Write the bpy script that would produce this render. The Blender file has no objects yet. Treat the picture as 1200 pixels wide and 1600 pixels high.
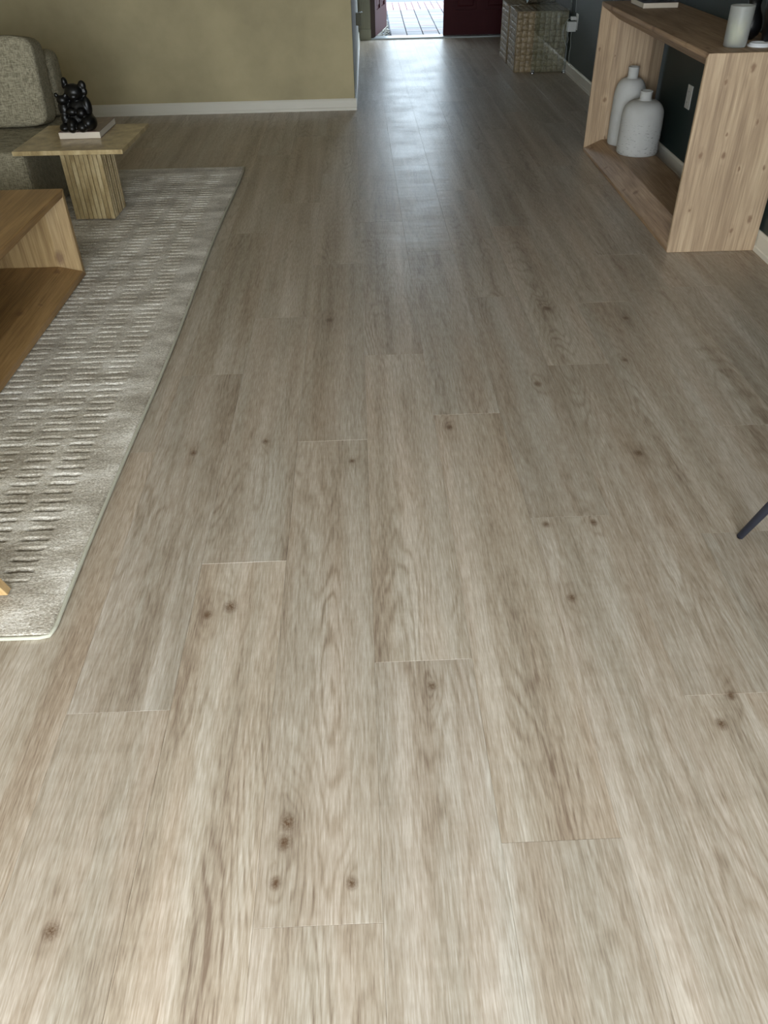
import bpy, bmesh, math, random
import numpy as np
from mathutils import Vector, Matrix
random.seed(7)
C = bpy.context.scene.collection
# ---------------------------------------------------------------- camera
F_, YAW, PITCH, ROLL, HC = 1208.0, 0.01859, 0.68094, -0.02648, 1.41214
cam = bpy.data.cameras.new('camera'); camo = bpy.data.objects.new('camera', cam); C.objects.link(camo)
cy, sy, cp, sp = math.cos(YAW), math.sin(YAW), math.cos(PITCH), math.sin(PITCH)
Fv = Vector((sy*cp, cy*cp, -sp)); Rv = Vector((cy, -sy, 0)); Uv = Rv.cross(Fv)
c_, s_ = math.cos(ROLL), math.sin(ROLL)
R2 = c_*Rv + s_*Uv; U2 = -s_*Rv + c_*Uv
M = Matrix((( R2.x, U2.x, -Fv.x, 0), (R2.y, U2.y, -Fv.y, 0), (R2.z, U2.z, -Fv.z, HC), (0, 0, 0, 1)))
camo.matrix_world = M
cam.sensor_fit = 'VERTICAL'; cam.sensor_height = 36; cam.lens = F_/1600*36; cam.clip_start = .02
bpy.context.scene.camera = camo
# ---------------------------------------------------------------- world, lights, exposure
sc = bpy.context.scene
sc.view_settings.view_transform = 'Standard'; sc.view_settings.look = 'None'
sc.view_settings.exposure = 0.0; sc.view_settings.gamma = 1.0; sc.view_settings.use_curve_mapping = False
w = bpy.data.worlds.new('sky'); sc.world = w; w.use_nodes = True
bg = w.node_tree.nodes['Background']; bg.inputs[0].default_value = (.72, .87, 1.0, 1); bg.inputs[1].default_value = 6.3
HA = -0.018                     # the house stands a degree askew to the planks
def hw(u, v, z=0):              # house frame to world
    c, s = math.cos(HA), math.sin(HA)
    return Vector((u*c - v*s, u*s + v*c, z))
def area(name, u, v, z, sx, sz, rot, power, col):
    l = bpy.data.lights.new(name, 'AREA'); l.shape = 'RECTANGLE'; l.size = sx; l.size_y = sz
    l.energy = power; l.color = col
    o = bpy.data.objects.new(name, l); C.objects.link(o); o.location = hw(u, v, z)
    o.rotation_euler = (rot[0], rot[1], rot[2]+HA); return o
area('patio_door_daylight', -.5, -1.46, 1.12, 3.0, 2.0, (math.radians(90), 0, 0), 148, (1, 1, .985))
PI = math.pi
# ---------------------------------------------------------------- node helpers
def mat(name):
    m = bpy.data.materials.new(name); m.use_nodes = True
    nt = m.node_tree; b = nt.nodes['Principled BSDF']; return m, nt, b
class N:
    def __init__(s, nt): s.nt = nt
    def new(s, t, **k):
        n = s.nt.nodes.new(t)
        for a, v in k.items(): setattr(n, a, v)
        return n
    def put(s, sock, v):
        if hasattr(v, 'links') or isinstance(v, bpy.types.NodeSocket): s.nt.links.new(v, sock)
        else: sock.default_value = v
    def math(s, op, a, b=0, c=None, clamp=False):
        n = s.new('ShaderNodeMath', operation=op, use_clamp=clamp); s.put(n.inputs[0], a); s.put(n.inputs[1], b)
        if c is not None: s.put(n.inputs[2], c)
        return n.outputs[0]
    def vm(s, op, a, b=(0, 0, 0)):
        n = s.new('ShaderNodeVectorMath', operation=op); s.put(n.inputs[0], a); s.put(n.inputs[1], b)
        return n.outputs['Value'] if op in ('LENGTH', 'DISTANCE', 'DOT_PRODUCT') else n.outputs[0]
    def noise(s, vec, scale, detail=2, rough=.5, out='Fac'):
        n = s.new('ShaderNodeTexNoise'); s.put(n.inputs['Vector'], vec)
        n.inputs['Scale'].default_value = scale; n.inputs['Detail'].default_value = detail; n.inputs['Roughness'].default_value = rough
        return n.outputs[out]
    def ramp(s, v, stops):
        n = s.new('ShaderNodeValToRGB'); s.put(n.inputs[0], v); e = n.color_ramp.elements
        while len(e) < len(stops): e.new(.5)
        for i, (p, c) in enumerate(stops):
            e[i].position = p; e[i].color = (c[0], c[1], c[2], 1) if hasattr(c, '__len__') else (c, c, c, 1)
        return n.outputs[0]
    def mix(s, f, a, b, mode='MIX'):
        n = s.new('ShaderNodeMix', data_type='RGBA', blend_type=mode); s.put(n.inputs[0], f)
        for k, v in ((6, a), (7, b)):
            if isinstance(v, (tuple, list)): v = tuple(v)+(1,) if len(v) == 3 else v
            s.put(n.inputs[k], v)
        return n.outputs[2]
    def mr(s, v, a, b, c, d):
        n = s.new('ShaderNodeMapRange'); s.put(n.inputs[0], v)
        for i, x in enumerate((a, b, c, d)): n.inputs[i+1].default_value = x
        return n.outputs[0]
    def bump(s, h, strength, dist=.001):
        n = s.new('ShaderNodeBump'); s.put(n.inputs['Height'], h); n.inputs['Strength'].default_value = strength
        n.inputs['Distance'].default_value = dist; return n.outputs[0]
    def link(s, a, b): s.nt.links.new(a, b)
def lin(h):
    r = [int(h[i:i+2], 16)/255 for i in (0, 2, 4)]
    return tuple(x/12.92 if x <= .04045 else ((x+.055)/1.055)**2.4 for x in r)
def plain(name, hexc, rough=.5, metal=0, noise=0, nscale=8, bump=0, bscale=200, spec=.5):
    m, nt, b = mat(name); n = N(nt); b.inputs['Roughness'].default_value = rough; b.inputs['Metallic'].default_value = metal
    b.inputs['Specular IOR Level'].default_value = spec
    co = n.new('ShaderNodeTexCoord').outputs['Object']; base = lin(hexc)
    f = n.noise(co, nscale, 3)
    n.link(n.mix(f, tuple(x*(1-noise) for x in base), tuple(min(1, x*(1+noise)) for x in base)), b.inputs['Base Color'])
    if bump: n.link(n.bump(n.noise(co, bscale, 2), bump), b.inputs['Normal'])
    return m
# ---- vinyl oak floor
KN = [(-.37, 1.385, 1.3), (-.425, 1.36, .9), (.495, 1.369, .9), (.73, .977, .9), (-.188, .795, 1.2), (-.192, .755, 1.1), (-.204, .678, .8), (-.064, .672, .8),
      (.488, 1.66, .8), (.623, 1.66, .8), (.848, 1.989, 1.1), (-.343, 2.134, .9), (-.572, 2.082, .9), (.779, 1.05, .8),
      (-.591, .611, 1.1), (.774, 3.075, 1.4), (1.078, 2.956, 1), (-.151, 3.035, 1.2), (.974, 2.6, .9), (.613, 2.444, 1), (-.06, 2.005, .7), (.119, 1.11, .8), (.266, 2.18, .9)]
CATH = [(.777, 1.35, .10, .55), (.116, .741, .07, .4), (.07, 1.383, .07, .4), (-.12, 1.27, .06, .4), (-.66, 1.87, .09, .35), (-.33, 1.87, .08, .3), (-.11, .55, .08, .2), (-.33, .57, .08, .2), (.04, 3.0, .08, .5), (.33, 1.02, .07, .35), (-.41, 1.0, .07, .35)]
def floor_mat():
    m, nt, b = mat('oak_vinyl'); n = N(nt)
    pos = n.new('ShaderNodeNewGeometry').outputs['Position']
    oi = n.new('ShaderNodeObjectInfo'); rnd = oi.outputs['Random']
    off = n.new('ShaderNodeCombineXYZ'); n.put(off.inputs[0], n.math('MULTIPLY', rnd, 37.)); n.put(off.inputs[1], n.math('MULTIPLY', rnd, 91.)); n.put(off.inputs[2], n.math('MULTIPLY', rnd, 13.))
    P = n.vm('ADD', pos, off.outputs[0])
    # knots: distance in a space squeezed along the grain
    kn = None; kc = None
    for (x, y, s) in KN:
        d = n.vm('LENGTH', n.vm('MULTIPLY', n.vm('SUBTRACT', pos, (x, y, 0)), (1/(s*.03), 1/(s*.075), 0)))
        g = n.math('MAXIMUM', n.math('SUBTRACT', 1, n.math('MULTIPLY', d, .5)), 0)
        kn = g if kn is None else n.math('MAXIMUM', kn, g)
        d2 = n.vm('LENGTH', n.vm('MULTIPLY', n.vm('SUBTRACT', pos, (x, y, 0)), (1/(s*.018), 1/(s*.021), 0)))
        g2 = n.math('MAXIMUM', n.math('SUBTRACT', 1, d2), 0)
        kc = g2 if kc is None else n.math('MAXIMUM', kc, g2)
    kn2 = n.math('MULTIPLY', kn, kn)
    # cathedral field
    wob = n.noise(n.vm('MULTIPLY', P, (11, 2.4, 1)), 1.6, 2, .5)
    big = n.noise(n.vm('MULTIPLY', P, (5.5, .62, 1)), 1.0, 1.5, .4)
    field = n.math('ADD', n.math('ADD', big, n.math('MULTIPLY', wob, .10)), n.math('MULTIPLY', kn2, .10))
    rings = n.math('SINE', n.math('MULTIPLY', field, 165.))
    rings = n.math('MULTIPLY_ADD', rings, .5, .5)
    rings = n.math('POWER', rings, 3.)
    amp = n.mr(n.noise(n.vm('MULTIPLY', P, (6, .8, 1)), 1.3, 2), .45, .66, .1, .9)
    cb = None                                                     # planks sawn through the heart show tall arches
    for (x, y, a_, b_) in CATH:
        g = n.math('MAXIMUM', n.math('SUBTRACT', 1, n.vm('LENGTH', n.vm('MULTIPLY', n.vm('SUBTRACT', pos, (x, y, 0)), (1/a_, 1/b_, 0)))), 0)
        cb = g if cb is None else n.math('MAXIMUM', cb, g)
    amp = n.math('MULTIPLY_ADD', cb, .9, amp)
    fine = n.noise(n.vm('MULTIPLY', P, (300, 20, 1)), 1.0, 3, .6)
    mid = n.noise(n.vm('MULTIPLY', P, (55, 3.0, 1)), 1.0, 4, .6)
    broad = n.noise(n.vm('MULTIPLY', P, (14, .6, 1)), 1.0, 3, .5)
    hue = n.noise(n.vm('MULTIPLY', P, (11, 1.1, 3)), 1.0, 2, .5)
    f = n.math('MULTIPLY_ADD', n.math('SUBTRACT', broad, .5), .9, .5)
    f = n.math('MULTIPLY_ADD', n.math('SUBTRACT', mid, .5), .30, f)
    f = n.math('MULTIPLY_ADD', n.math('SUBTRACT', fine, .5), .95, f)
    f = n.math('MULTIPLY_ADD', n.math('MULTIPLY', n.math('SUBTRACT', rings, .3), amp), -.19, f)
    f = n.math('MULTIPLY_ADD', kn2, -.20, f)
    col = n.ramp(f, [(.12, lin('79695a')), (.42, lin('9e9281')), (.62, lin('afa597')), (.9, lin('c9c2b6'))])
    col = n.mix(n.mr(hue, .38, .66, 0, .4), col, n.mix(1., col, (1.06, .94, .88), 'MULTIPLY'))
    col = n.mix(n.math('MULTIPLY', n.math('MULTIPLY', kc, n.mr(n.noise(pos, 190, 3, .7), .3, .6, .35, 1.35)), .95, clamp=True), col, lin('5d4530'))
    col = n.mix(1., col, oi.outputs['Color'], 'MULTIPLY')
    n.link(col, b.inputs['Base Color'])
    n.link(n.mr(n.noise(pos, 3.1, 3, .6), .3, .7, .33, .42), b.inputs['Roughness'])
    b.inputs['Specular IOR Level'].default_value = .5
    h = n.math('ADD', fine, n.math('MULTIPLY', rings, .35))
    nb = n.new('ShaderNodeBump'); n.put(nb.inputs['Height'], h); nb.inputs['Strength'].default_value = .25; nb.inputs['Distance'].default_value = .0006
    nb2 = n.new('ShaderNodeBump'); n.put(nb2.inputs['Height'], n.noise(n.vm('MULTIPLY', pos, (3., 9, 1)), 1.3, 3, .6)); nb2.inputs['Strength'].default_value = .5; nb2.inputs['Distance'].default_value = .004
    n.link(nb2.outputs[0], nb.inputs['Normal']); n.link(nb.outputs[0], b.inputs['Normal'])
    return m
def wood(name, axis, dark, midc, light, knot='6b4a33', knots=9., rough=.55, ks=.075, ringk=60, grain=1.):
    flat = 1 if axis == 2 else 2
    m, nt, b = mat(name); n = N(nt)
    co = n.new('ShaderNodeTexCoord').outputs['Object']; rnd = n.new('ShaderNodeObjectInfo').outputs['Random']
    P = n.vm('ADD', co, n.vm('MULTIPLY', rnd, (17, 31, 11)))
    sq = [1, 1, 1]; sq[axis] = .09
    Q = n.vm('MULTIPLY', P, tuple(sq))
    k3 = [1, 1, 1]; k3[axis] = .62; k3[flat] = 0.
    v = n.new('ShaderNodeTexVoronoi', voronoi_dimensions='2D'); sx_ = n.new('ShaderNodeSeparateXYZ'); n.put(sx_.inputs[0], P); cx_ = n.new('ShaderNodeCombineXYZ')
    n.put(cx_.inputs[0], sx_.outputs[0]); n.put(cx_.inputs[1], n.math('MULTIPLY', sx_.outputs[axis], .62))
    n.put(v.inputs['Vector'], n.vm('ADD', cx_.outputs[0], n.vm('MULTIPLY', n.noise(P, 60, 2, out='Color'), (.012, .012, .012)))); v.inputs['Scale'].default_value = knots
    sc_ = n.new('ShaderNodeSeparateColor'); n.link(v.outputs['Color'], sc_.inputs[0])
    keep = n.math('GREATER_THAN', sc_.outputs[0], .45)
    vd = n.math('DIVIDE', v.outputs['Distance'], n.math('MULTIPLY_ADD', sc_.outputs[1], 1.1, .3))
    kd = n.math('MULTIPLY', n.mr(vd, 0, ks*3.2, 1, 0), keep)
    kd1 = n.math('MULTIPLY', n.mr(vd, ks*.6, ks*1.4, 1, 0), keep)
    field = n.math('ADD', n.noise(Q, 5, 2, .4), n.math('MULTIPLY', kd, .06))
    r = n.math('MULTIPLY_ADD', n.math('SINE', n.math('MULTIPLY', field, ringk)), .5, .5)
    f2 = [150, 150, 150]; f2[axis] = 5
    fine = n.noise(n.vm('MULTIPLY', P, tuple(f2)), 1, 3, .6)
    br = n.noise(Q, 14, 3, .5)
    f = n.math('MULTIPLY_ADD', n.math('SUBTRACT', br, .5), .65, .5)
    f = n.math('MULTIPLY_ADD', n.math('SUBTRACT', fine, .5), .95*grain, f)
    f = n.math('MULTIPLY_ADD', r, -.13*grain, f)
    col = n.ramp(f, [(.2, lin(dark)), (.5, lin(midc)), (.78, lin(light))])
    col = n.mix(n.math('MULTIPLY', kd1, .62, clamp=True), col, lin(knot))
    n.link(col, b.inputs['Base Color']); b.inputs['Roughness'].default_value = rough
    n.link(n.bump(n.math('ADD', fine, r), .25, .0006), b.inputs['Normal'])
    return m
def wall_mat(name, hexc, rough, mott=.12, spec=.5):
    m, nt, b = mat(name); n = N(nt); pos = n.new('ShaderNodeNewGeometry').outputs['Position']
    base = lin(hexc); f = n.mr(n.noise(pos, 1.7, 5, .6), .35, .65, 0, 1)
    col = n.mix(f, tuple(x*(1-mott) for x in base), tuple(x*(1+mott) for x in base))
    n.link(col, b.inputs['Base Color']); b.inputs['Roughness'].default_value = rough; b.inputs['Specular IOR Level'].default_value = spec
    n.link(n.bump(n.noise(pos, 60, 4, .6), .15, .002), b.inputs['Normal']); return m
def fabric(name, h1, h2, scale=900):
    m, nt, b = mat(name); n = N(nt); co = n.new('ShaderNodeTexCoord').outputs['Object']
    a = n.noise(n.vm('MULTIPLY', co, (1, 1, .12)), 330, 2); c = n.noise(n.vm('MULTIPLY', co, (.12, .3, 1)), 330, 2)
    d = n.noise(co, 28, 4, .7)
    f = n.math('MULTIPLY_ADD', n.math('SUBTRACT', d, .5), .25, n.math('MULTIPLY', n.math('ADD', a, c), .5))
    n.link(n.ramp(f, [(.40, lin(h1)), (.60, lin(h2))]), b.inputs['Base Color']); b.inputs['Roughness'].default_value = .95
    b.inputs['Specular IOR Level'].default_value = .15
    n.link(n.bump(n.math('ADD', a, c), .6, .002), b.inputs['Normal']); return m
def wicker_mat():
    m, nt, b = mat('seagrass'); n = N(nt); co = n.new('ShaderNodeTexCoord').outputs['Object']
    f = n.noise(n.vm('MULTIPLY', co, (1, 1, 1)), 55, 4, .7); g = n.noise(co, 9, 2)
    col = n.ramp(n.math('ADD', n.math('MULTIPLY', f, .7), n.math('MULTIPLY', g, .3)), [(.3, lin('4c4130')), (.5, lin('8a795c')), (.72, lin('b3a284'))])
    n.link(col, b.inputs['Base Color']); b.inputs['Roughness'].default_value = .42
    n.link(n.bump(n.noise(co, 260, 2), .5, .002), b.inputs['Normal']); return m
def travertine():
    m, nt, b = mat('travertine'); n = N(nt); co = n.vm('ADD', n.new('ShaderNodeTexCoord').outputs['Object'], n.vm('MULTIPLY', n.new('ShaderNodeObjectInfo').outputs['Random'], (7, 13, 29)))
    f = n.noise(n.vm('MULTIPLY', co, (1, 1, .35)), 16, 5, .65); g = n.noise(co, 160, 3, .7)
    col = n.ramp(n.math('MULTIPLY_ADD', n.math('SUBTRACT', g, .5), .2, f), [(.3, lin('8b7752')), (.5, lin('b09c74')), (.7, lin('cbba93'))])
    n.link(col, b.inputs['Base Color']); b.inputs['Roughness'].default_value = .28
    n.link(n.bump(g, .3, .001), b.inputs['Normal']); return m
def rug_mat():
    m, nt, b = mat('rug_pile'); n = N(nt); co = n.new('ShaderNodeTexCoord').outputs['Object']
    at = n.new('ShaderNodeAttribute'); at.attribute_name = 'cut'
    f = n.noise(n.vm('MULTIPLY', co, (.5, 1, 1)), 260, 4, .75); g = n.noise(n.vm('MULTIPLY', co, (1, 2, 1)), 4.5, 4, .6)
    col = n.ramp(n.math('MULTIPLY_ADD', n.math('SUBTRACT', g, .5), .7, f), [(.32, lin('8a8070')), (.5, lin('c1b9aa')), (.64, lin('f2ede4'))])
    col = n.mix(n.math('MULTIPLY', at.outputs['Fac'], .95), col, lin('41372b'))  # groove shade painted into the colour, together with darker base yarn
    n.link(col, b.inputs['Base Color']); b.inputs['Roughness'].default_value = .75; b.inputs['Specular IOR Level'].default_value = .35
    b.inputs['Sheen Weight'].default_value = .25; b.inputs['Sheen Roughness'].default_value = .4
    n.link(n.bump(f, .7, .003), b.inputs['Normal']); return m
def vase_mat(band):
    m, nt, b = mat('bisque_ceramic'); n = N(nt); co = n.new('ShaderNodeTexCoord').outputs['Object']
    z = n.new('ShaderNodeSeparateXYZ'); n.link(co, z.inputs[0])
    g = n.noise(co, 12, 4, .6); col = n.mix(g, lin('aeaeab'), lin('c5c6c4'))
    pit = n.noise(n.vm('MULTIPLY', co, (1, 1, 6)), 38, 3, .6)
    pf = n.mr(pit, .62, .67, 0, 1); low = n.mr(z.outputs['Z'], .13, .21, 1, 0)
    pf = n.math('MULTIPLY', pf, n.math('MULTIPLY', low, band))
    n.link(n.mix(pf, col, lin('4a4640')), b.inputs['Base Color']); b.inputs['Roughness'].default_value = .8
    n.link(n.bump(n.math('SUBTRACT', n.noise(n.vm('MULTIPLY', co, (.2, .2, 4)), 60, 3), pf), .5, .0015), b.inputs['Normal']); return m
def clear_mat(name, tint=(.93, .97, .96), rough=.03, base=.06):
    m, nt, b = mat(name); n = N(nt); nt.nodes.remove(b); out = [x for x in nt.nodes if x.type == 'OUTPUT_MATERIAL'][0]
    t = n.new('ShaderNodeBsdfTransparent'); t.inputs[0].default_value = (*tint, 1)
    g = n.new('ShaderNodeBsdfGlossy'); g.inputs['Roughness'].default_value = rough
    fr = n.new('ShaderNodeFresnel'); fr.inputs[0].default_value = 1.49
    mx = n.new('ShaderNodeMixShader'); n.put(mx.inputs[0], n.math('MULTIPLY_ADD', fr.outputs[0], 1, base, clamp=True)); n.link(t.outputs[0], mx.inputs[1]); n.link(g.outputs[0], mx.inputs[2])
    n.link(mx.outputs[0], out.inputs[0]); return m
M_floor = floor_mat()
M_pineZ = wood('pale_pine_upright', 2, '947d65', 'b39b7f', 'c8b294', knots=10)
M_pineY = wood('pale_pine_lengthwise', 1, '846a50', 'a3876a', 'bb9f80', knots=8)
M_oakZ = wood('honey_pine_upright', 2, '927650', 'b09467', 'c4aa7e', knots=6)
M_oakY = wood('honey_pine_lengthwise', 1, '7b5d3a', '9d7b4e', 'b38f5f', knots=7, rough=.4)
M_wallL = wall_mat('olive_beige_plaster', 'b4a885', .8, .13)
M_wallG = wall_mat('dark_green_paint', '253231', .5, .06)
M_white = plain('white_trim_paint', 'd9d5c8', .4, noise=.04)
M_ceil = plain('ceiling_paint', 'b9b5a8', .9)
M_casing = plain('taupe_door_casing', '94927c', .5, noise=.05)
M_door = plain('mahogany_door', '3d1217', .5, noise=.15, nscale=14, spec=.12)
M_linen = fabric('grey_linen', '6e6857', 'a39c86')
M_wick = wicker_mat(); M_trav = travertine(); M_rug = rug_mat()
M_blackg = plain('black_vinyl', '050505', .38, spec=.35); M_blackm = plain('black_ceramic', '0b0c0e', .35)
M_navy = plain('dark_navy_lacquer', '23252e', .4)
M_paper = plain('book_pages', 'd8d2c6', .8, noise=.05, bump=.2, bscale=500)
M_cover1 = plain('mauve_book_cover', '6f5a54', .35, noise=.08); M_cover2 = plain('maroon_book_cover', '35211f', .35)
M_plastic = plain('white_plastic', 'c9cbc9', .35); M_metal = plain('satin_metal', 'a9adb0', .25, 1)
M_cord = plain('white_cord', '9fa5a3', .5)
M_clear = clear_mat('clear_acrylic')
# ---------------------------------------------------------------- mesh helpers
def link(name, me, m=None, parent=None, loc=None, rz=None, smooth=False):
    o = bpy.data.objects.new(name, me); C.objects.link(o)
    if m: me.materials.append(m)
    if smooth:
        for p in me.polygons: p.use_smooth = True
    if parent: o.parent = parent
    if loc is not None: o.location = loc
    if rz is not None: o.rotation_euler = (0, 0, rz)
    return o
def fin(name, bm, m=None, parent=None, smooth=False, **k):
    bmesh.ops.recalc_face_normals(bm, faces=bm.faces)
    me = bpy.data.meshes.new(name); bm.to_mesh(me); bm.free()
    return link(name, me, m, parent, smooth=smooth, **k)
def thing(name, label, cat, loc, rz=HA, group=None):
    o = bpy.data.objects.new(name, None); C.objects.link(o); o.location = loc; o.rotation_euler = (0, 0, rz); o.empty_display_size = .1
    return tag(o, label, cat, group)
def tag(o, label, cat, group=None):
    o['label'] = label; o['category'] = cat
    if group: o['group'] = group
    return o
def struct(o, label=None):
    o['kind'] = 'structure'
    if label: o['label'] = label
    return o
def box(bm, x0, y0, z0, x1, y1, z1, bev=0, seg=2):
    vs = [bm.verts.new(p) for p in ((x0, y0, z0), (x1, y0, z0), (x1, y1, z0), (x0, y1, z0), (x0, y0, z1), (x1, y0, z1), (x1, y1, z1), (x0, y1, z1))]
    fs = [bm.faces.new([vs[i] for i in q]) for q in ((3, 2, 1, 0), (4, 5, 6, 7), (0, 1, 5, 4), (1, 2, 6, 5), (2, 3, 7, 6), (3, 0, 4, 7))]
    if bev:
        es = list({e for f in fs for e in f.edges})
        bmesh.ops.bevel(bm, geom=es, offset=bev, segments=seg, affect='EDGES', profile=.5)
def lathe(bm, prof, seg=40, c=(0, 0, 0)):
    rings = []
    for r, z in prof:
        if r < 1e-5: rings.append([bm.verts.new((c[0], c[1], c[2]+z))])
        else: rings.append([bm.verts.new((c[0]+r*math.cos(2*PI*i/seg), c[1]+r*math.sin(2*PI*i/seg), c[2]+z)) for i in range(seg)])
    for a, b in zip(rings, rings[1:]):
        for i in range(seg):
            j = (i+1) % seg
            if len(a) == 1 and len(b) == 1: continue
            if len(a) == 1: bm.faces.new((a[0], b[i], b[j]))
            elif len(b) == 1: bm.faces.new((a[i], a[j], b[0]))
            else: bm.faces.new((a[i], a[j], b[j], b[i]))
def tube(bm, pts, r, seg=8):
    pts = [Vector(p) for p in pts]; rs = r if hasattr(r, '__len__') else [r]*len(pts); prev = None
    for i, p in enumerate(pts):
        d = (pts[min(i+1, len(pts)-1)]-pts[max(i-1, 0)]).normalized()
        a = d.cross(Vector((0, 0, 1)) if abs(d.z) < .95 else Vector((1, 0, 0))).normalized(); b = d.cross(a)
        ring = [bm.verts.new(p+rs[i]*(math.cos(2*PI*k/seg)*a+math.sin(2*PI*k/seg)*b)) for k in range(seg)]
        if prev:
            for k in range(seg): bm.faces.new((prev[k], prev[(k+1) % seg], ring[(k+1) % seg], ring[k]))
        else: bm.faces.new(ring[::-1])
        prev = ring
    bm.faces.new(prev)
def spline(pts, n=8):
    P = [Vector(p) for p in pts]; P = [P[0]]+P+[P[-1]]; out = []
    for i in range(1, len(P)-2):
        for k in range(n):
            t = k/n; a, b, c, d = P[i-1:i+3]
            out.append(.5*((2*b)+(-a+c)*t+(2*a-5*b+4*c-d)*t*t+(-a+3*b-3*c+d)*t**3))
    return out+[P[-2]]
# ---------------------------------------------------------------- the shell (house frame: u right, v forward)
def hbox(name, m, u0, v0, z0, u1, v1, z1, bev=0, parent=None):
    bm = bmesh.new(); box(bm, u0, v0, z0, u1, v1, z1, bev)
    return fin(name, bm, m, parent, rz=None if parent else HA)
UR, UL, VL, VD, VB, CH = 1.838, -4.3, 6.944, 10.6, -1.5, 2.62
US = -.144                                                        # side wall of the entry hall
# floor: slab with every plank laid one by one
bm = bmesh.new()
for (a, b, c, d) in ((-4.4, -1.6, 2.2, 7.1), (-.4, 7.1, 2.2, 10.62)):
    box(bm, a, b, -.06, c, d, -.0075)
floor = struct(fin('floor', bm, plain('underlay', '3a332b', .9)))
PW, PL, X1 = .2286, 1.524, -.00916
# joints per column (metres along the plank), read off the photograph
COLS = [-4, -3, -2, -1, 0, 1, 2, 3, 4, 5]
VALS = dict(zip(COLS, [2.0962, 1.07395, 1.54934, .60033, 1.18471, .73473, 1.69013, 1.05401, 1.59523, 2.12732]))
tone = {}
def plank_tone(n, y0):
    r = random.random(); t = .955+.06*r
    wv = random.uniform(-.015, .02)
    for (a, b, k) in SPECIAL:
        if a == n and abs((y0+y0+PL)/2-b) < .5: t = k
    return (t*(1+wv), t, t*(1-wv), 1)
SPECIAL = [(-2, .8, 1.07), (3, 1.9, .90), (3, .35, 1.03), (2, .9, .98), (2, 2.3, .92), (0, 1.5, 1.03), (0, 2.85, .92), (-1, 1.4, .97), (-1, 2.8, .90), (-3, 1.5, .93), (4, 1.3, .90)]
for n_ in range(-18, 9):
    x0 = X1+n_*PW; x1 = x0+PW
    base = VALS.get(n_, random.random()*PL)
    ytop = 6.97 if x1 < -.03 else 10.57
    k = math.floor((-1.3-base)/PL); y = base+k*PL
    xa, xb = max(x0, -4.2), min(x1, 2.04)
    if xa >= xb-.02: continue
    while y < ytop:
        ya, yb = max(y, -1.4), min(y+PL, ytop)
        if xb > 1.8: pass
        if yb-ya > .02:
            bm = bmesh.new(); hz = random.uniform(-.0002, .0002); g = .00006
            cx, cyy = (xa+xb)/2, (ya+yb)/2
            lo = [bm.verts.new((sx*((xb-xa)/2-g), sy_*((yb-ya)/2-g), -.0085)) for sx, sy_ in ((-1, -1), (1, -1), (1, 1), (-1, 1))]
            mi = [bm.verts.new((v.co.x, v.co.y, -.0006+hz)) for v in lo]
            e_ = .00045
            tp = [bm.verts.new((v.co.x-math.copysign(e_, v.co.x), v.co.y-math.copysign(e_, v.co.y), hz)) for v in lo]
            for A, B in ((lo, mi), (mi, tp)):
                for i in range(4): bm.faces.new((A[i], A[(i+1) % 4], B[(i+1) % 4], B[i]))
            bm.faces.new(tp)
            me = bpy.data.meshes.new('plank'); bm.to_mesh(me); bm.free()
            o = link('plank', me, M_floor, floor, loc=(cx, cyy, 0)); o.color = plank_tone(n_, y)
        y += PL
# walls
hole = lambda *a: a
def wall_boxes(name, m, boxes, label=None):
    bm = bmesh.new()
    for b_ in boxes: box(bm, *b_)
    return struct(fin(name, bm, m, rz=HA), label)
wall_boxes('wall_right', M_wallG, [(UR, VB-.1, -.02, UR+.12, VD+.12, CH)], 'dark green painted wall behind the console table')
wall_boxes('wall_living', M_wallL, [(UL-.12, VL, -.02, US, VL+.12, CH)], 'olive beige plaster wall behind the sofa')
wall_boxes('wall_hall', plain('hall_paint', 'a9a69c', .55, noise=.05), [(US-.12, VL+.1205, -.02, US, VD, CH)], 'pale side wall of the entry hall')
wall_boxes('wall_entry', M_casing, [(US-.12, VD+.0005, -.02, .0, VD+.15, CH), (1.72, VD, -.02, UR, VD+.15, CH), (.0, VD, 2.1, 1.72, VD+.15, CH)])
wall_boxes('wall_left', M_wallL, [(UL-.12, VB-.1, -.02, UL, VL, CH)])
wall_boxes('wall_back', M_wallL, [(UL, VB-.12, -.02, -2.0, VB, CH), (1.0, VB-.12, -.02, UR, VB, CH), (-2.0, VB-.12, 2.12, 1.0, VB, CH)])
wall_boxes('ceiling', M_ceil, [(UL-.12, VB-.12, CH+.001, UR+.12, VL+.12, CH+.1), (US-.12, VL+.12, CH+.001, UR+.12, VD+.15, CH+.1)])
# patio door frame behind the camera and window frame at the far left
bm = bmesh.new()
for a in (-2.0, -.53, .94): box(bm, a, VB-.09, 0, a+.06, VB-.03, 2.12)
box(bm, -1.94, VB-.09, 2.06, .94, VB-.03, 2.12); box(bm, -1.94, VB-.09, 0, .94, VB-.03, .05)
struct(fin('door_2', bm, M_white, rz=HA), 'white framed patio door behind the camera')
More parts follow.
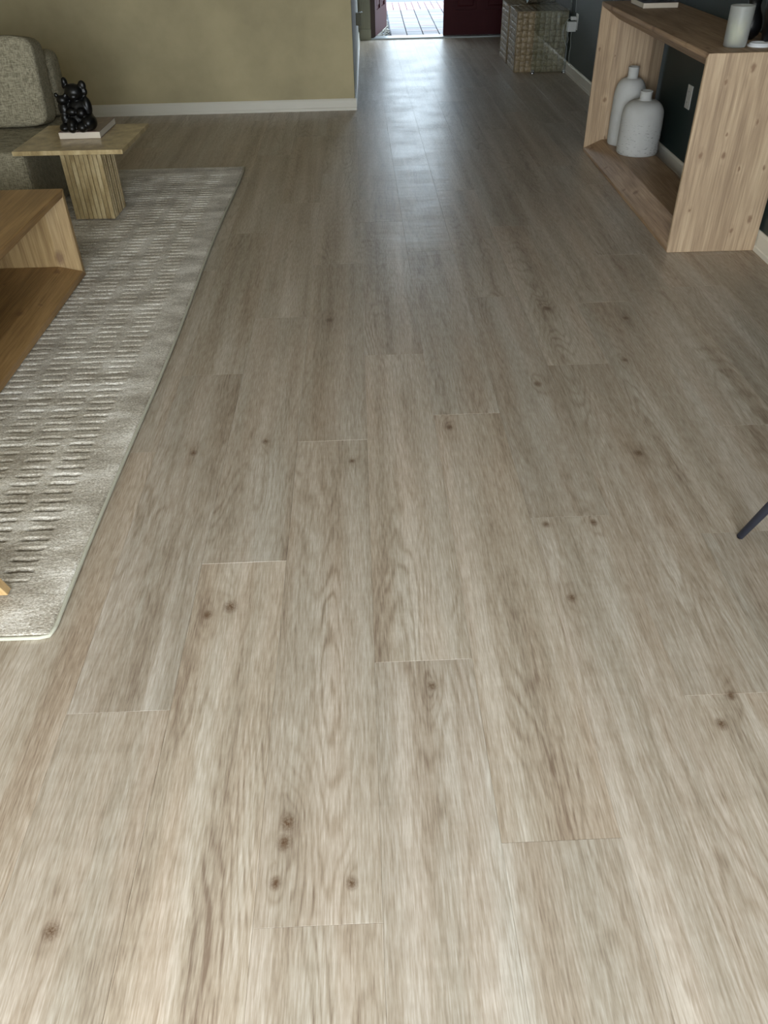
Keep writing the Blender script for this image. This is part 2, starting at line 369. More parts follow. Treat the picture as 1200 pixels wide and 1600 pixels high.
# baseboards: profile run along a direction
def baseboard(name, p0, p1, nrm, h=.088, t=.014, label=None):
    prof = [(0, 0), (t, 0), (t, h*.22), (t*.72, h*.26), (t*.72, h*.86), (t*.35, h), (0, h)]
    bm = bmesh.new(); A, B = [], []
    for (d, z) in prof:
        A.append(bm.verts.new((p0[0]+nrm[0]*d, p0[1]+nrm[1]*d, z))); B.append(bm.verts.new((p1[0]+nrm[0]*d, p1[1]+nrm[1]*d, z)))
    for i in range(len(prof)): j = (i+1) % len(prof); bm.faces.new((A[i], A[j], B[j], B[i]))
    bm.faces.new(A); bm.faces.new(B[::-1])
    return struct(fin(name, bm, M_white, rz=HA), label)
baseboard('baseboard_right', (UR, -1.4), (UR, VD), (-1, 0), .095, label='white baseboard along the dark green wall')
baseboard('baseboard_living', (UL, VL), (US+.014, VL), (0, -1), .085, label='white baseboard under the olive beige wall')
baseboard('baseboard_hall', (US, VL), (US, VD-.02), (1, 0), .085, label='white baseboard along the entry hall side wall')
# ---------------------------------------------------------------- front door
thr = struct(hbox('trim_1', plain('aluminium_threshold', '8f9696', .35, .3), .0, VD-.03, -.004, 1.72, VD+.16, .016, .004), 'metal threshold under the open front doorway')
bm = bmesh.new()                                                  # door casing left
box(bm, -.128, VD-.018, .09, -.0, VD, CH); box(bm, -.1, VD-.026, .11, -.07, VD-.0175, CH, .003); box(bm, -.04, VD-.024, .11, -.015, VD-.0175, CH, .003)
box(bm, -.129, VD-.03, .0, .002, VD, .11, .003)
struct(fin('trim_2', bm, M_casing, rz=HA), 'moulded taupe casing left of the front door')
DW = .86
def leaf(name, label, hinge, ang, sgn, kz):
    t = thing(name, label, 'door', hw(*hinge, .018), HA+ang); struct_ = t
    del t['category']; t['kind'] = 'structure'
    bm = bmesh.new()
    s = sgn
    def bb(x0, y0, z0, x1, y1, z1, bev=0): box(bm, min(s*x0, s*x1), y0, z0, max(s*x0, s*x1), y1, z1, bev)
    st = .13; mid = .1; pw = (DW-2*st-mid)/2
    rails = [(0, .25), (.92, 1.05), (1.62, 1.72), (1.98, 2.06)]
    bb(0, 0, 0, st, .045, 2.06); bb(DW-st, 0, 0, DW, .045, 2.06); bb(st+pw, 0, 0, st+pw+mid, .045, 2.06)
    for z0, z1 in rails:
        bb(st, 0, z0, st+pw, .045, z1); bb(st+pw+mid, 0, z0, DW-st, .045, z1)
    fin('door_frame', bm, M_door, t)
    for (za, zb) in ((.25, .92), (1.05, 1.62), (1.72, 1.98)):
        for x in (st, st+pw+mid):
            bm = bmesh.new(); bb(x+.0003, .016, za+.0003, x+pw-.0003, .03, zb-.0003); bb(x+.035, .004, za+.035, x+pw-.035, .041, zb-.035, .009)
            fin('door_panel', bm, M_door, t)
    bm = bmesh.new(); tube(bm, [(s*(DW-.06), -.04, 1.0), (s*(DW-.06), -.06, 1.0), (s*(DW-.16), -.06, 1.0)], .009); lathe(bm, [(0, 0), (.028, 0), (.028, .01), (0, .01)], 20, (s*(DW-.06), -.02, .995))
    fin('door_handle', bm, M_metal, t, smooth=True)
    return t
leaf('door_1', 'open mahogany door leaf swung outward at the left of the doorway', (.055, VD+.10), math.radians(80), 1, 0)
leaf('door_3', 'closed dark mahogany door leaf right of the open doorway', (1.715, VD+.05), 0, -1, 0)
bm = bmesh.new(); box(bm, .0, VD, .016, .035, VD+.15, 2.1); box(bm, .0355, VD+.06, .016, .052, VD+.15, 2.1)
struct(fin('trim_3', bm, plain('dark_jamb', '40291f', .5), rz=HA), 'dark brown jamb where the open door leaf hangs')
# ---------------------------------------------------------------- outside
bm = bmesh.new(); box(bm, -3, VD+.16, -.12, 6, 22, -.055)
ground = struct(fin('ground', bm, plain('mortar_bed', '5b5f66', .9), rz=HA), 'paved path outside the front door')
backdrop = struct(hbox('wall_backdrop', plain('backdrop_stucco', 'b9b4a8', .9), -2.9, 19.0, -.056, 5.9, 19.2, 1.25), 'added low pale wall, unseen, that dims the floor reflection')  # added out of view to darken the doorway's reflection in the floor
def paver_mat():
    m, nt, b = mat('paver_clay'); n = N(nt); oi = n.new('ShaderNodeObjectInfo'); co = n.new('ShaderNodeTexCoord').outputs['Object']
    n.link(n.mix(1., n.mix(n.noise(co, 30, 3, .7), (.75, .75, .75), (1, 1, 1)), oi.outputs['Color'], 'MULTIPLY'), b.inputs['Base Color']); b.inputs['Roughness'].default_value = .6
    return m
M_pav = paver_mat()
def brick_mesh(w_, d_):
    bm = bmesh.new(); box(bm, -w_/2, -d_/2, -.04, w_/2, d_/2, 0)
    tf = [f for f in bm.faces if f.normal.z > .5 or all(v.co.z > -.001 for v in f.verts)]
    bmesh.ops.bevel(bm, geom=list({e for f in tf for e in f.edges}), offset=.004, segments=1, affect='EDGES')
    bmesh.ops.recalc_face_normals(bm, faces=bm.faces); me = bpy.data.meshes.new('brick'); bm.to_mesh(me); bm.free(); me.materials.append(M_pav); return me
BA = brick_mesh(.19, .098); BB = brick_mesh(.094, .2)
ux0 = .245
for r in range(26):
    for c in range(6):
        w0 = ux0+c*.2
        if w0 > 1.55: continue
        o = link('brick', BA, None, ground, loc=(w0+.1, VD+.24+r*.104, -.018+random.uniform(-.002, .002)))
        k = random.uniform(.75, 1); o.color = (.17*k, .17*k, .19*k, 1) if random.random() < .8 else (.22*k, .155*k, .16*k, 1)
for c in range(13):
    for r in range(5):
        o = link('brick', BB, None, ground, loc=(ux0+.05+c*.1, VD+.24+26*.104+.05+r*.206, -.018+random.uniform(-.002, .002)))
        k = random.uniform(.8, 1); o.color = (.30*k, .17*k, .18*k, 1) if random.random() < .75 else (.2*k, .17*k, .21*k, 1)
bm = bmesh.new()                                                  # white pebbles along the path
for i in range(900):
    x = random.uniform(.02, ux0-.012); y = random.uniform(VD+.2, VD+3.6); r = random.uniform(.008, .018)
    if random.random() < .25: x = random.uniform(-.3, .03); y = random.uniform(VD+.2, VD+2.5)
    mt = Matrix.Translation((x, y, -.05+random.uniform(0, .022))) @ Matrix.Rotation(random.random()*6, 4, 'Z') @ Matrix.Diagonal((r*1.3, r, r*.7, 1))
    bmesh.ops.create_icosphere(bm, subdivisions=1, radius=1, matrix=mt)
peb = fin('pebbles', bm, plain('pebble', '7f7d75', .7, noise=.4, nscale=40), rz=HA); peb['kind'] = 'stuff'
peb['label'] = 'white gravel strip beside the brick path outside the door'; peb['category'] = 'gravel'
# ---------------------------------------------------------------- splayed box frames (console, coffee table)
def frame_pieces(parent, L, H, D, t, d, lip, mats, names):
    corners = [(0, 0), (L, 0), (L, H), (0, H)]; inw = [(1, 1), (-1, 1), (-1, -1), (1, -1)]
    prof = [(0, 0), (lip, 0), (t, d), (t, D-d), (lip, D), (0, D)]
    def ring(i, bm): return [bm.verts.new((x, corners[i][0]+inw[i][0]*s, corners[i][1]+inw[i][1]*s)) for s, x in prof]
    out = []
    for i in range(4):
        bm = bmesh.new(); j = (i+1) % 4; A = ring(i, bm); B = ring(j, bm)
        for k in range(6): q = (k+1) % 6; bm.faces.new((A[k], A[q], B[q], B[k]))
        bm.faces.new(A); bm.faces.new(B[::-1])
        bmesh.ops.recalc_face_normals(bm, faces=bm.faces)
        bmesh.ops.bevel(bm, geom=list(bm.edges), offset=.0018, segments=2, affect='EDGES')
        o = fin(names[i], bm, mats[i], parent); out.append(o)
    return out
CV0, CL, CD, CHt = 3.68, 1.875, .42, .84
con = thing('console_table', 'pale pine open box console table against the dark green wall', 'table', hw(1.405, CV0, .0005))
frame_pieces(con, CL, CHt, CD, .085, .095, .02, [M_pineY, M_pineZ, M_pineY, M_pineZ], ['bottom_panel', 'side_panel', 'top_panel', 'side_panel'])
ct = thing('coffee_table', 'honey coloured open box coffee table on the rug at left', 'table', hw(-1.372, 2.16, .0164))
fr = frame_pieces(ct, 1.4, .39, .80, .065, .085, .028, [M_oakY, M_oakZ, M_oakY, M_oakZ], ['bottom_panel', 'side_panel', 'top_panel', 'side_panel'])
for o in fr:                                                      # mirror so that the depth runs to the left
    o.scale = (-1, 1, 1)
# ---------------------------------------------------------------- rug
RX0, RX1, RY0, RY1 = -3.75, -.826, 1.295, 5.345                     # house frame
def rug():
    xs = np.concatenate([np.arange(RX0, -2.3, .05), np.arange(-2.3, RX1, .0075)]); xs = np.append(xs, RX1)
    ys = np.append(np.arange(RY0, RY1, .0042), RY1)
    X, Y = np.meshgrid(xs, ys); rs = np.random.RandomState(3)
    # dashes
    ph = (1.528-.0 - Y) ; per = .0863
    def near(o): q = (Y-o) % per; return np.minimum(q, per-q)
    wob = .0012*np.sin(X*90+np.floor(Y/per)*3)
    dy = np.minimum(near(1.5285+wob), near(1.5705+wob))
    ro = np.where(near(1.5285) < near(1.5705), 0, 1)
    cell = ((RX1-.112-X)) ; cp_ = .1195; q = cell % cp_; jit = .006*np.sin(np.floor(Y/.043)*12.7+np.floor(cell/cp_)*5.1)
    on = (cell > -.005) & (q > .004+jit) & (q < .084+jit) & (Y > RY0+.19) & (Y < RY1-.17)
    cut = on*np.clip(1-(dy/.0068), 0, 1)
    dyl = np.minimum(near(1.5285+.0125), near(1.5705+.0125)); ridge = on*np.clip(1-dyl/.009, 0, 1)
    Z = .0115+.002*(rs.rand(*X.shape)-.5)-.0085*cut**.6+.0016*ridge
    edge = np.minimum.reduce([RX1-X, Y-RY0, RY1-Y, X-RX0]); Z = np.where(edge < .004, .004, Z)
    Z += .0006*np.sin(X*9+Y*4)*np.sin(Y*3.1)
    # a soft lean in the pile edge
    Xd = X+np.where(X > -1.2, .006*np.sin(Y*2.6+.5), 0)
    v = np.stack([Xd, Y, np.maximum(Z, .002)], -1).reshape(-1, 3); ny, nx = X.shape
    i = (np.arange(ny-1)[:, None]*nx+np.arange(nx-1)[None]).reshape(-1)
    f = np.stack([i, i+1, i+nx+1, i+nx], -1)
    me = bpy.data.meshes.new('rug'); me.vertices.add(len(v)); me.vertices.foreach_set('co', v.reshape(-1))
    me.loops.add(len(f)*4); me.loops.foreach_set('vertex_index', f.reshape(-1)); me.polygons.add(len(f))
    me.polygons.foreach_set('loop_start', np.arange(len(f))*4); me.polygons.foreach_set('loop_total', np.full(len(f), 4)); me.update(calc_edges=True)
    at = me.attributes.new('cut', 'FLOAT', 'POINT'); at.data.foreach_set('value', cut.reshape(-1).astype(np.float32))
    return me
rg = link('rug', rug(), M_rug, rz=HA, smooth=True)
rg.location = (.020, 0, 0); rg.rotation_euler = (0, 0, HA+.008)
tag(rg, 'pale grey area rug with rows of carved dashes under the coffee table', 'rug')
bm = bmesh.new()
def ex(y): return RX1+.006*math.sin(y*2.6+.5)+.003
pts = [(RX0, RY0-.003, .006), (-1.4, RY0-.004, .006), (ex(RY0)-.03, RY0-.003, .006), (ex(RY0)-.008, RY0+.002, .006)]+[(ex(RY0+.03+k*.1), RY0+.03+k*.1, .006) for k in range(40)]+[(ex(RY1)-.004, RY1, .006), (-1.4, RY1+.003, .006), (RX0, RY1+.003, .006)]
tube(bm, pts, .0055, 8); bd = fin('binding', bm, plain('rug_binding', 'b9b7a6', .8, noise=.15, nscale=300), rg, smooth=True); bd['label'] = 'corded pale edge binding'
ZR = .0162
# ---------------------------------------------------------------- sofa
def cushion(name, m, parent, size, loc, rx=0, puff=.03, bev=.05, label=None):
    sx, sy_, sz = size; bm = bmesh.new(); box(bm, -sx/2, -sy_/2, -sz/2, sx/2, sy_/2, sz/2)
    bmesh.ops.subdivide_edges(bm, edges=list(bm.edges), cuts=10, use_grid_fill=True)
    for v in bm.verts:
        a, b_, c = v.co.x/(sx/2), v.co.y/(sy_/2), v.co.z/(sz/2)
        # rounded box
        p = 13.
        l = (abs(a)**p+abs(b_)**p+abs(c)**p)**(1/p)
        k = 1/max(l, 1e-6) if l > 1 else 1
        v.co *= k
        v.co.y += math.copysign(puff*(1-a*a)*(1-c*c), b_)*(abs(b_) > .5)
        v.co.z += puff*.4*(1-a*a)*(1-b_*b_)*(c > .5)
    o = fin(name, bm, m, parent, smooth=True); o.location = loc; o.rotation_euler = (rx, 0, 0)
    md = o.modifiers.new('sub', 'SUBSURF'); md.levels = 1; md.render_levels = 1
    if label: o['label'] = label
    return o
SU, SV = -1.768, 4.275
sofa = thing('sofa', 'grey linen sofa with loose back cushion behind the side table', 'sofa', hw(SU, SV, ZR+.0))
SU = SU-.035
sofa.location = hw(SU, SV, ZR)
SB = .80
def soft_box(name, m, parent, a, b, bev, seg=5):
    bm = bmesh.new(); box(bm, *a, *b, bev, seg); o = fin(name, bm, m, parent, smooth=True); return o
soft_box('seat_base', M_linen, sofa, (-2.2, 0, .0), (0, .98, .365), .035)
soft_box('backrest', M_linen, sofa, (-2.2, .775, .3655), (-.03, .98, .70), .05)
c0 = cushion('back_cushion', M_linen, sofa, (1.0, .20, .445), (-.53, .645, .355+.226), math.radians(-9), .014)
c1 = cushion('back_cushion', M_linen, sofa, (1.0, .20, .42), (-1.55, .645, .355+.215), math.radians(-9), .014)
bm = bmesh.new()                                                   # seams on the cushion and the seat corner
for xx in (-.045,):
    pts = [(xx-.515*0, .645-.1+.03, .38)]
tube(bm, spline([(-.006, .006, .03), (-.006, .006, .2), (-.008, .008, .345)], 6), .0035, 6)
tube(bm, spline([(-.006, .02, .358), (-.006, .35, .358), (-.006, .76, .358)], 6), .003, 6)
fin('piping', bm, M_linen, sofa, smooth=True)
# ---------------------------------------------------------------- side table
TT = .41
sd = thing('side_table', 'square travertine side table with fluted pedestal beside the sofa', 'table', hw(-1.538, 4.462, ZR), HA+math.radians(-1.2))
bm = bmesh.new(); box(bm, -.28, -.275, TT-ZR-.022, .28, .275, TT-ZR, .0025); fin('tabletop', bm, M_trav, sd)
bm = bmesh.new(); box(bm, -.1, -.1, 0, .1, .1, TT-ZR-.0225); core = fin('pedestal', bm, plain('travertine_joint', '6d5a38', .8), sd)
bm = bmesh.new()
nf = 9; fw = .216/nf
flm = bmesh.new(); box(flm, -fw/2+.0012, -.0085, 0, fw/2-.0012, .003, TT-ZR-.0225, .003, 2); bmesh.ops.recalc_face_normals(flm, faces=flm.faces)
fm = bpy.data.meshes.new('flute'); flm.to_mesh(fm); flm.free(); fm.materials.append(M_trav); bm.free()
for side in range(4):
    a = side*PI/2
    for k in range(nf):
        u = -.108+fw*(k+.5)
        if side in (1,): pass
        o = link('flute', fm, None, core, loc=(u*math.cos(a)+.1005*math.sin(a), u*math.sin(a)-.1005*math.cos(a), 0)); o.rotation_euler = (0, 0, a)
        o.scale = (1, 1+.15*((k*7) % 3-1), 1)
def book(name, label, loc, w_, d_, h_, cover, rz=HA, marks=False):
    t = thing(name, label, 'book', loc, rz)
    bm = bmesh.new(); box(bm, .003, .003, .0025, w_-.003, d_-.003, h_-.0025); fin('pages', bm, M_paper, t)
    bm = bmesh.new(); box(bm, 0, 0, 0, w_, d_, .0024, .0006, 1); box(bm, 0, 0, h_-.0024, w_, d_, h_, .0006, 1)
    fin('cover', bm, cover, t)
    bm = bmesh.new(); box(bm, 0, -.0012, .0012, w_, .0025, h_-.0026, .0008, 1)
    s = fin('spine', bm, plain('pale_spine', 'cfc4b4', .5, noise=.04), t); s['label'] = 'pale cream spine'
    if marks:
        for (x, y, a, l) in ((.165, .19, .9, .05), (.125, .055, 1.3, .02), (.185, .29, 1.1, .022), (.04, .25, .4, .04)):
            bm = bmesh.new(); dx, dy = math.cos(a)*l/2, math.sin(a)*l/2; nx, ny = -math.sin(a)*.004, math.cos(a)*.004
            vs = [bm.verts.new((x+p*dx+q*nx, y+p*dy+q*ny, h_+.0003)) for p, q in ((-1, -1), (1, -1), (1, 1), (-1, 1))]; bm.faces.new(vs)
            p_ = fin('cover_print', bm, plain('pale_print', 'a88c7c', .4), t); p_['label'] = 'pale printed stroke'
    return t
book('art_book', 'thick mauve covered book with cream spine under the black figurine', hw(-1.568-.079, 4.39+.028, TT+.0003), .215, .32, .034, M_cover1, marks=True)
# black figurine: generic seated bear holding a small one
def bear():
    bm = bmesh.new()
    def e(x, y, z, a, b, c):
        a *= 1.14; b *= 1.14; c *= 1.14; bmesh.ops.create_icosphere(bm, subdivisions=3, radius=1, matrix=Matrix.Translation((x, y, z)) @ Matrix.Diagonal((a, b, c, 1)))
    e(.012, .0, .085, .055, .045, .06); e(.012, 0, .055, .06, .05, .045)                  # trunk
    e(.008, -.005, .175, .042, .038, .036); e(-.030, 0, .222, .014, .014, .020); e(-.036, 0, .203, .010, .011, .012) # head, ear
    e(.056, 0, .203, .018, .013, .022); e(.062, 0, .176, .013, .012, .017); e(.052, 0, .158, .011, .011, .013)
    e(.010, -.038, .160, .022, .016, .015)                                                      # muzzle
    e(.062, -.008, .108, .020, .022, .042); e(-.042, -.01, .112, .021, .022, .038)              # arms
    e(.035, -.045, .085, .022, .02, .022); e(-.012, -.048, .092, .024, .018, .018)
    e(.062, -.03, .038, .033, .046, .034); e(.03, -.066, .022, .026, .026, .022)               # right leg
    e(-.018, -.05, .035, .024, .04, .03); e(-.02, -.075, .02, .022, .024, .02)
    e(-.052, -.03, .145, .026, .022, .021); e(-.078, -.028, .168, .010, .009, .011); e(-.031, -.03, .166, .009, .009, .010)  # cub head
    e(-.054, -.026, .098, .024, .022, .034); e(-.057, -.03, .06, .02, .024, .032); e(-.062, -.05, .02, .026, .034, .020); e(-.072, -.02, .105, .013, .014, .028)
    o = fin('bear_figurine', bm, M_blackg, smooth=True)
    md = o.modifiers.new('remesh', 'REMESH'); md.mode = 'VOXEL'; md.voxel_size = .0035; md.use_smooth_shade = True
    ms = o.modifiers.new('smooth', 'SMOOTH'); ms.iterations = 3; ms.factor = .5
    return o
br = bear(); br.location = (-1.462, 4.505, TT+.0345); br.rotation_euler = (0, 0, HA)
tag(br, 'glossy black seated bear figurine with a cub on the mauve book', 'figurine')
# ---------------------------------------------------------------- console: vases, candle, lid, book, black pieces
def vase(name, label, x, y, z, R, H, rn, band, group):
    sh = H*.66; pr = [(0, 0), (R*.94, 0), (R*.985, .006), (R, .03), (R*1.0, sh*.6), (R*.985, sh*.92)]
    for k in range(1, 11):
        a = k/10*PI/2; pr.append((rn+(R*.975-rn)*math.cos(a)**.85, sh*.95+(H*.86-sh*.95)*math.sin(a)))
    pr += [(rn*.97, H*.90), (rn*.97, H*.97), (rn*1.02, H*.985), (rn*1.0, H), (rn*.8, H), (rn*.75, H*.9), (R*.5, H*.78), (R*.6, H*.3), (0, .02)]
    bm = bmesh.new(); lathe(bm, pr, 64); o = fin(name, bm, vase_mat(band), loc=(x, y, z), smooth=True)
    return tag(o, label, 'vase', group)
ZB = .0855+.0005
vase('bottle_vase', 'shorter wide white bottle vase with pitted lower band in the console', 1.727, 5.10, ZB, .125, .345, .036, 1., 'white bottle vases in the console')
vase('bottle_vase', 'taller slender plain white bottle vase behind the pitted one', 1.702, 5.332, ZB, .098, .435, .032, .12, 'white bottle vases in the console')
ZT = CHt+.0012
cd = thing('candle', 'frosted glass candle half full of cream wax on the console', 'candle', (1.634, 3.80, ZT))
m, nt, b = mat('frosted_glass'); b.inputs['Base Color'].default_value = (.86, .88, .85, 1); b.inputs['Transmission Weight'].default_value = .8; b.inputs['Roughness'].default_value = .3; b.inputs['IOR'].default_value = 1.3
M_frost = m
bm = bmesh.new(); R = .0475; lathe(bm, [(0, 0), (R-.004, 0), (R, .005), (R+.002, .148), (R+.0005, .151), (R-.0015, .149), (R-.0035, .008), (0, .008)], 48); fin('glass', bm, M_frost, cd, smooth=True)
bm = bmesh.new(); lathe(bm, [(0, .0085), (R-.0042, .0085), (R-.004, .082), (R-.006, .084), (0, .083)], 48)
m, nt, b = mat('cream_wax'); b.inputs['Base Color'].default_value = (*lin('e6dfbd'), 1); b.inputs['Roughness'].default_value = .5; b.inputs['Subsurface Weight'].default_value = .3; b.inputs['Subsurface Radius'].default_value = (.02, .015, .01)
fin('wax', bm, m, cd, smooth=True)
bm = bmesh.new(); tube(bm, [(0, 0, .0832), (.001, 0, .09), (.003, 0, .095)], .0012, 6); fin('wick', bm, M_blackm, cd)
bm = bmesh.new(); lathe(bm, [(0, 0), (.048, 0), (.0495, .003), (.048, .007), (.042, .008), (.041, .0135), (.038, .0150), (.035, .0135), (.030, .0085), (0, .0085)], 48)
lid = fin('candle_lid', bm, plain('white_glazed_lid', 'dfe2e6', .15), loc=(1.737, 3.79, ZT), smooth=True); tag(lid, 'round white glazed lid lying right of the frosted candle', 'dish')  # the candle's lid, laid down beside it
def white_spine_book():
    t = book('slim_book', 'dark maroon book with white edges lying near the console far end', (1.632, 5.127, ZT), .197, .27, .028, M_cover2); return t
white_spine_book()
bm = bmesh.new(); lathe(bm, [(0, 0), (.025, 0), (.045, .02), (.052, .05), (.046, .085), (.032, .11), (.026, .13), (.03, .15), (.026, .15), (.022, .13), (.028, .1), (0, .03)], 40)
tag(fin('bud_vase', bm, M_blackm, loc=(1.762, 3.985, ZT), smooth=True), 'small round black vase half hidden behind the frosted candle', 'vase')
bm = bmesh.new(); lathe(bm, [(0, 0), (.05, 0), (.056, .01), (.066, .12), (.083, .30), (.08, .302), (.06, .12), (0, .02)], 48)
tag(fin('tall_vase', bm, M_blackm, loc=(1.818, 3.83, ZT), smooth=True), 'tall flared black vase at the right frame edge behind the white lid', 'vase')
bm = bmesh.new(); lathe(bm, [(0, 0), (.04, 0), (.058, .012), (.062, .026), (.058, .026), (.05, .014), (0, .006)], 40)
tag(fin('bowl', bm, M_plastic, loc=(-1.592, 3.44, .4045), smooth=True), 'small white bowl at the left frame edge on the coffee table', 'bowl')
# ---------------------------------------------------------------- woven cubes, acrylic table, blanket
def weave(parent, S, Dp, H):
    bm = bmesh.new(); box(bm, .006, .006, 0, S-.006, Dp-.006, H-.006); fin('cube_core', bm, plain('dark_core', '6b5c43', .9), parent)
    bm = bmesh.new()
    def face(o, a, b, nrm, la, lb):
        na = round(la/.05); nb = round(lb/.05)
        for i in range(na):
            for j in range(nb):
                ha, hb = la/na/2, lb/nb/2; c = o+a*(i+.5)*2*ha+b*(j+.5)*2*hb
                odd = (i+j) % 2; A, B, p, q = (a, b, ha, hb) if odd else (b, a, hb, ha)
                hh = .006+random.uniform(-.001, .002)
                # an arched strand pad: long along A
                rows = [(-1.04, -.003), (-.6, hh*.8), (0, hh), (.6, hh*.8), (1.04, -.003)]
                grid = [[bm.verts.new(c+A*(s*p)+B*(t_*q*.99)+nrm*(z if abs(t_) < .9 else z*.35)) for t_ in (-1, -.45, .08, .5, 1)] for s, z in rows]
                for r in range(4):
                    for s in range(4): bm.faces.new((grid[r][s], grid[r+1][s], grid[r+1][s+1], grid[r][s+1]))
    X, Y, Z = Vector((1, 0, 0)), Vector((0, 1, 0)), Vector((0, 0, 1)); O = Vector((.006, .006, .0))
    s, d, h = S-.012, Dp-.012, H-.006
    face(O, X, Z, -Y, s, h); face(O, Y, Z, -X, d, h); face(O+X*s, Y, Z, X, d, h); face(O+Z*h, X, Y, Z, s, d); face(O+Y*d, X, Z, Y, s, h)
    w_ = fin('woven_strands', bm, M_wick, parent, smooth=True); w_['kind'] = 'stuff'
    bm = bmesh.new()
    for P in ((0, 0), (S, 0), (S, Dp), (0, Dp)): tube(bm, [(P[0]+(.006 if P[0] == 0 else -.006), P[1]+(.006 if P[1] == 0 else -.006), z) for z in (0.006, H-.006)], .0065, 8)
    for a, b_ in (((0, 0), (S, 0)), ((S, 0), (S, Dp)), ((S, Dp), (0, Dp)), ((0, Dp), (0, 0))):
        f = lambda P: (P[0]+(.006 if P[0] == 0 else -.006), P[1]+(.006 if P[1] == 0 else -.006), H-.006)
        tube(bm, [f(a), f(b_)], .0065, 8)
    fin('edge_braid', bm, M_wick, parent, smooth=True)
WS = .475
k1 = thing('woven_cube', 'woven seagrass cube stool nearest us behind the clear acrylic table leg', 'stool', hw(1.345, 8.33, .0006), HA, 'woven seagrass cubes by the green wall'); weave(k1, WS, .46, .492)
k2 = thing('woven_cube', 'second woven seagrass cube stool right behind the nearer one', 'stool', hw(1.338, 8.81, .0006), HA, 'woven seagrass cubes by the green wall'); weave(k2, WS, .46, .492)
ac = thing('acrylic_table', 'clear acrylic waterfall console table standing over the woven cubes', 'table', hw(1.50, 8.245, .0))
bm = bmesh.new(); box(bm, 0, 0, .012, .32, .012, .78, .0015, 1); box(bm, 0, 1.16, .012, .32, 1.172, .7799, .0015, 1); box(bm, 0, -.0, .7801, .32, 1.172, .792, .0015, 1)
fin('acrylic_sheet', bm, M_clear, ac)
for (x, y) in ((.012, .006), (.308, .006), (.012, 1.166), (.308, 1.166)):
    bm = bmesh.new(); lathe(bm, [(0, 0), (.018, 0), (.021, .004), (.019, .012), (.012, .02), (0, .022)], 20, (x, y, .0)); box(bm, x-.014, y-.011, .012, x+.014, y-.0065, .034, .001, 1)
    fin('foot', bm, M_metal, ac, smooth=False)
bl = thing('folded_blanket', 'folded taupe blanket lying on the rear woven cube', 'blanket', hw(1.53, 8.86, .4998))
M_blk = fabric('taupe_knit', '3a342b', '6d6455')
for i in range(3):
    bm = bmesh.new(); box(bm, 0, 0, .042*i, .27-.01*i, .34, .042*i+.041, .018, 4)
    for v in bm.verts: v.co.z += .004*math.sin(v.co.x*30+i)*(1 if v.co.z > .02 else 0)
    fin('fold', bm, M_blk, bl, smooth=True)
cdm = bmesh.new(); vs = [cdm.verts.new(p) for p in ((0, 0, 0), (.05, .02, .115), (-.055, .02, .135), (0, .004, 0), (.05, .024, .115), (-.055, .024, .135))]
for q in ((0, 1, 2), (5, 4, 3), (0, 3, 4, 1), (1, 4, 5, 2), (2, 5, 3, 0)): cdm.faces.new([vs[i] for i in q])
tag(fin('greeting_card', cdm, plain('pale_card', 'a9bcc0', .4), loc=hw(1.505, 8.80, .506), rz=HA), 'pale blue card corner standing point down by the taupe blanket', 'card')
# ---------------------------------------------------------------- outlets, cords, switch
def outlet(name, label, v, z, w_=.078, h_=.122):
    t = thing(name, label, 'outlet', hw(UR, v, z)); bm = bmesh.new(); box(bm, -.006, -w_/2, -h_/2, -.0002, w_/2, h_/2, .002, 2); fin('cover_plate', bm, M_plastic, t)
    for s in (-1, 1):
        bm = bmesh.new(); box(bm, -.0085, -.017, s*.027-.014, -.0062, .017, s*.027+.014, .001, 1)
        r = fin('socket', bm, M_plastic, t)
        bm = bmesh.new()
        for q in (-1, 1): box(bm, -.0088, q*.0065-.001, s*.027-.004, -.0084, q*.0065+.001, s*.027+.005)
        fin('slot', bm, M_blackm, r)
    return t
outlet('wall_outlet', 'white wall outlet seen through the open console frame', 4.97, .422)
outlet('wall_outlet', 'white wall outlet with plugged chargers beside the woven cubes', 8.06, .435)
def plug(name, label, v, z, a, b, c, pts, r=.0022):
    t = thing(name, label, 'charger', hw(UR-.0092, v, z)); bm = bmesh.new(); box(bm, -a, -b/2, -c/2, 0, b/2, c/2, .003, 2); fin('charger_body', bm, M_plastic, t)
    for P in pts:
        bm = bmesh.new(); tube(bm, spline(P, 6), r, 6); fin('cable', bm, M_cord, t, smooth=True)
    return t
plug('usb_charger', 'slim white charger in the upper socket with looping cable', 8.06, .462, .05, .04, .026,
     [[(-.048, 0, 0), (-.07, .005, -.005), (-.1, .01, -.06), (-.1, .015, -.13), (-.07, .02, -.2), (-.05, .04, -.24), (-.05, .06, -.33), (-.045, .12, -.37)]])
plug('power_adapter', 'blocky white power adapter in the lower socket of the far outlet', 8.06, .400, .075, .06, .075,
     [[(-.03, 0, -.036), (-.032, 0, -.08), (-.022, .01, -.15), (-.03, .0, -.22), (-.016, .02, -.3), (-.012, .03, -.31)], [(-.06, 0, -.036), (-.062, .01, -.07), (-.05, .01, -.1), (-.056, .02, -.13)]])
bm = bmesh.new(); tube(bm, spline([(-.006, 0, .05), (-.012, .02, .25), (-.006, .03, .6), (-.004, .02, 1.1)], 8), .0022, 6)
tag(fin('hanging_cord', bm, M_cord, loc=hw(UR, 8.13, .45), rz=HA, smooth=True), 'thin pale cord rising up the green wall nearest the outlet', 'cord')
bm = bmesh.new(); tube(bm, spline([(-.006, 0, .1), (-.01, .02, .25), (-.008, .03, .6), (-.004, .02, 1.1)], 8), .0022, 6)
tag(fin('hanging_cord', bm, M_cord, loc=hw(UR, 8.35, .45), rz=HA, smooth=True), 'thin pale cord up the green wall just behind the woven cubes', 'cord')
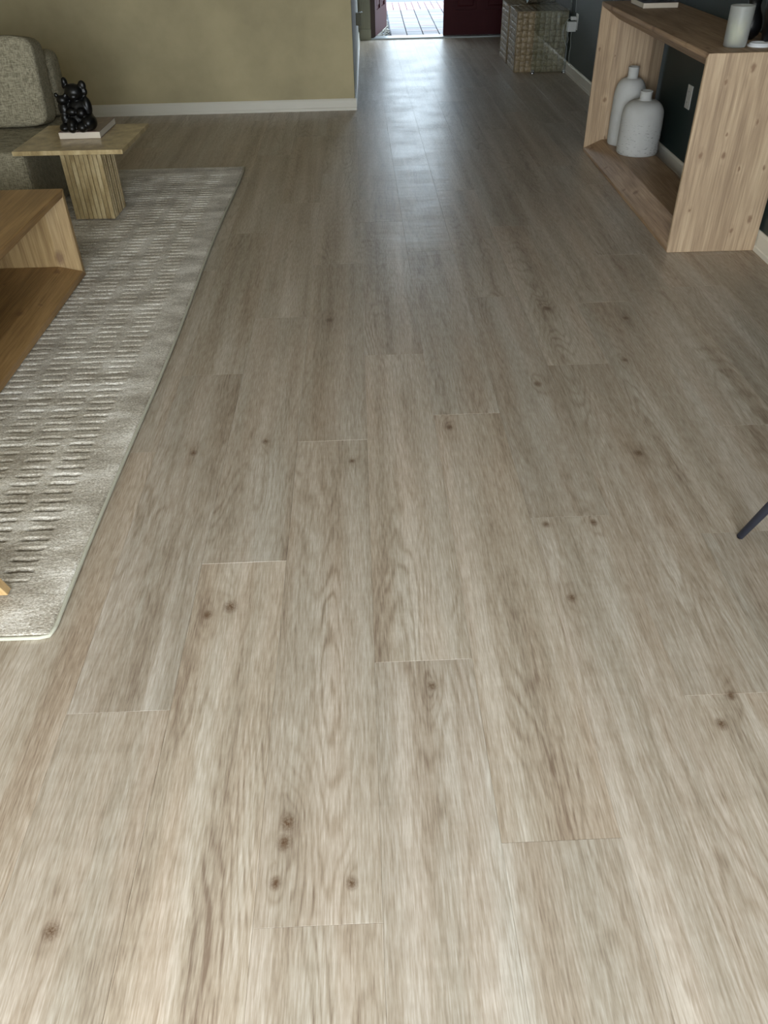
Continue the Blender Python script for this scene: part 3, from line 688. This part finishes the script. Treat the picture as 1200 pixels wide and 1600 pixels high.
hk = thing('wall_thermostat', 'small pale box with metal hook on the entry hall wall', 'thermostat', hw(US, 9.0, .395))
bm = bmesh.new(); box(bm, .0002, -.035, -.055, .05, .035, .05, .006, 3); fin('housing', bm, plain('beige_plastic', '8c8a74', .5), hk)
bm = bmesh.new(); tube(bm, spline([(.03, 0, .052), (.05, 0, .058), (.065, 0, .05)], 6), .004, 8); fin('hook', bm, M_metal, hk, smooth=True)
# ---------------------------------------------------------------- chairs
ch = thing('dining_chair', 'dark navy tapered leg of a dining chair at the right edge', 'chair', (1.3, 1.3, 0), 0)
def leg(p, q, r0, r1, parent, m, flat=1.):
    bm = bmesh.new(); p, q = Vector(p), Vector(q); tube(bm, [p, p+Vector((0, 0, .001))+(q-p)*.002, p+(q-p)*.5, q], [r0*.75, r0, (r0+r1)/2, r1], 20); return fin('leg', bm, m, parent, smooth=True)
leg((1.003-1.3, 1.572-1.3, .0004), (1.235-1.3, 1.585-1.3, .44), .0095, .02, ch, M_navy)
leg((.36, .272, .0004), (.24, .26, .44), .0095, .02, ch, M_navy)
leg((-.2, -.3, .0004), (-.08, -.22, .44), .0095, .02, ch, M_navy); leg((.36, -.3, .0004), (.24, -.22, .44), .0095, .02, ch, M_navy)
bm = bmesh.new(); box(bm, -.12, -.27, .4405, .34, .32, .50, .02, 3); fin('seat', bm, fabric('charcoal_fabric', '24252a', '3a3b40'), ch, smooth=True)
bm = bmesh.new(); box(bm, -.10, -.31, .5, .32, -.25, .92, .02, 3); fin('backrest', bm, bpy.data.materials['charcoal_fabric'], ch, smooth=True)
wc = thing('armchair', 'light wooden armchair leg tip on the rug at left edge', 'chair', (-1.293, 1.185, 0), 0)
M_ash = wood('blond_ash', 2, 'b18f5c', 'cba979', 'd9bd92', knots=1, rough=.4)
def sleg(px, py, qx, qy, parent):
    bm = bmesh.new(); v = []
    for (x, y, z, h) in ((px, py, ZR+.0006, .013), (qx, qy, .4, .022)):
        v.append([bm.verts.new((x+a*h, y+b_*h, z)) for a, b_ in ((-1, -1), (1, -1), (1, 1), (-1, 1))])
    for i in range(4): bm.faces.new((v[0][i], v[0][(i+1) % 4], v[1][(i+1) % 4], v[1][i]))
    bm.faces.new(v[0][::-1]); bm.faces.new(v[1]); bmesh.ops.bevel(bm, geom=list(bm.edges), offset=.002, segments=1, affect='EDGES'); fin('leg', bm, M_ash, parent)
bm = bmesh.new(); box(bm, -.28, -.29, .4005, .28, .24, .46, .015, 3); fin('seat', bm, M_ash, wc, smooth=True)
sleg(.337, .268, .24, .2, wc); sleg(-.337, .268, -.24, .2, wc); sleg(-.31, -.31, -.24, -.24, wc); sleg(.31, -.31, .24, -.24, wc)
bm = bmesh.new(); box(bm, -.275, -.29, .4605, -.235, .24, .80, .012, 3); fin('backrest', bm, M_ash, wc, smooth=True)
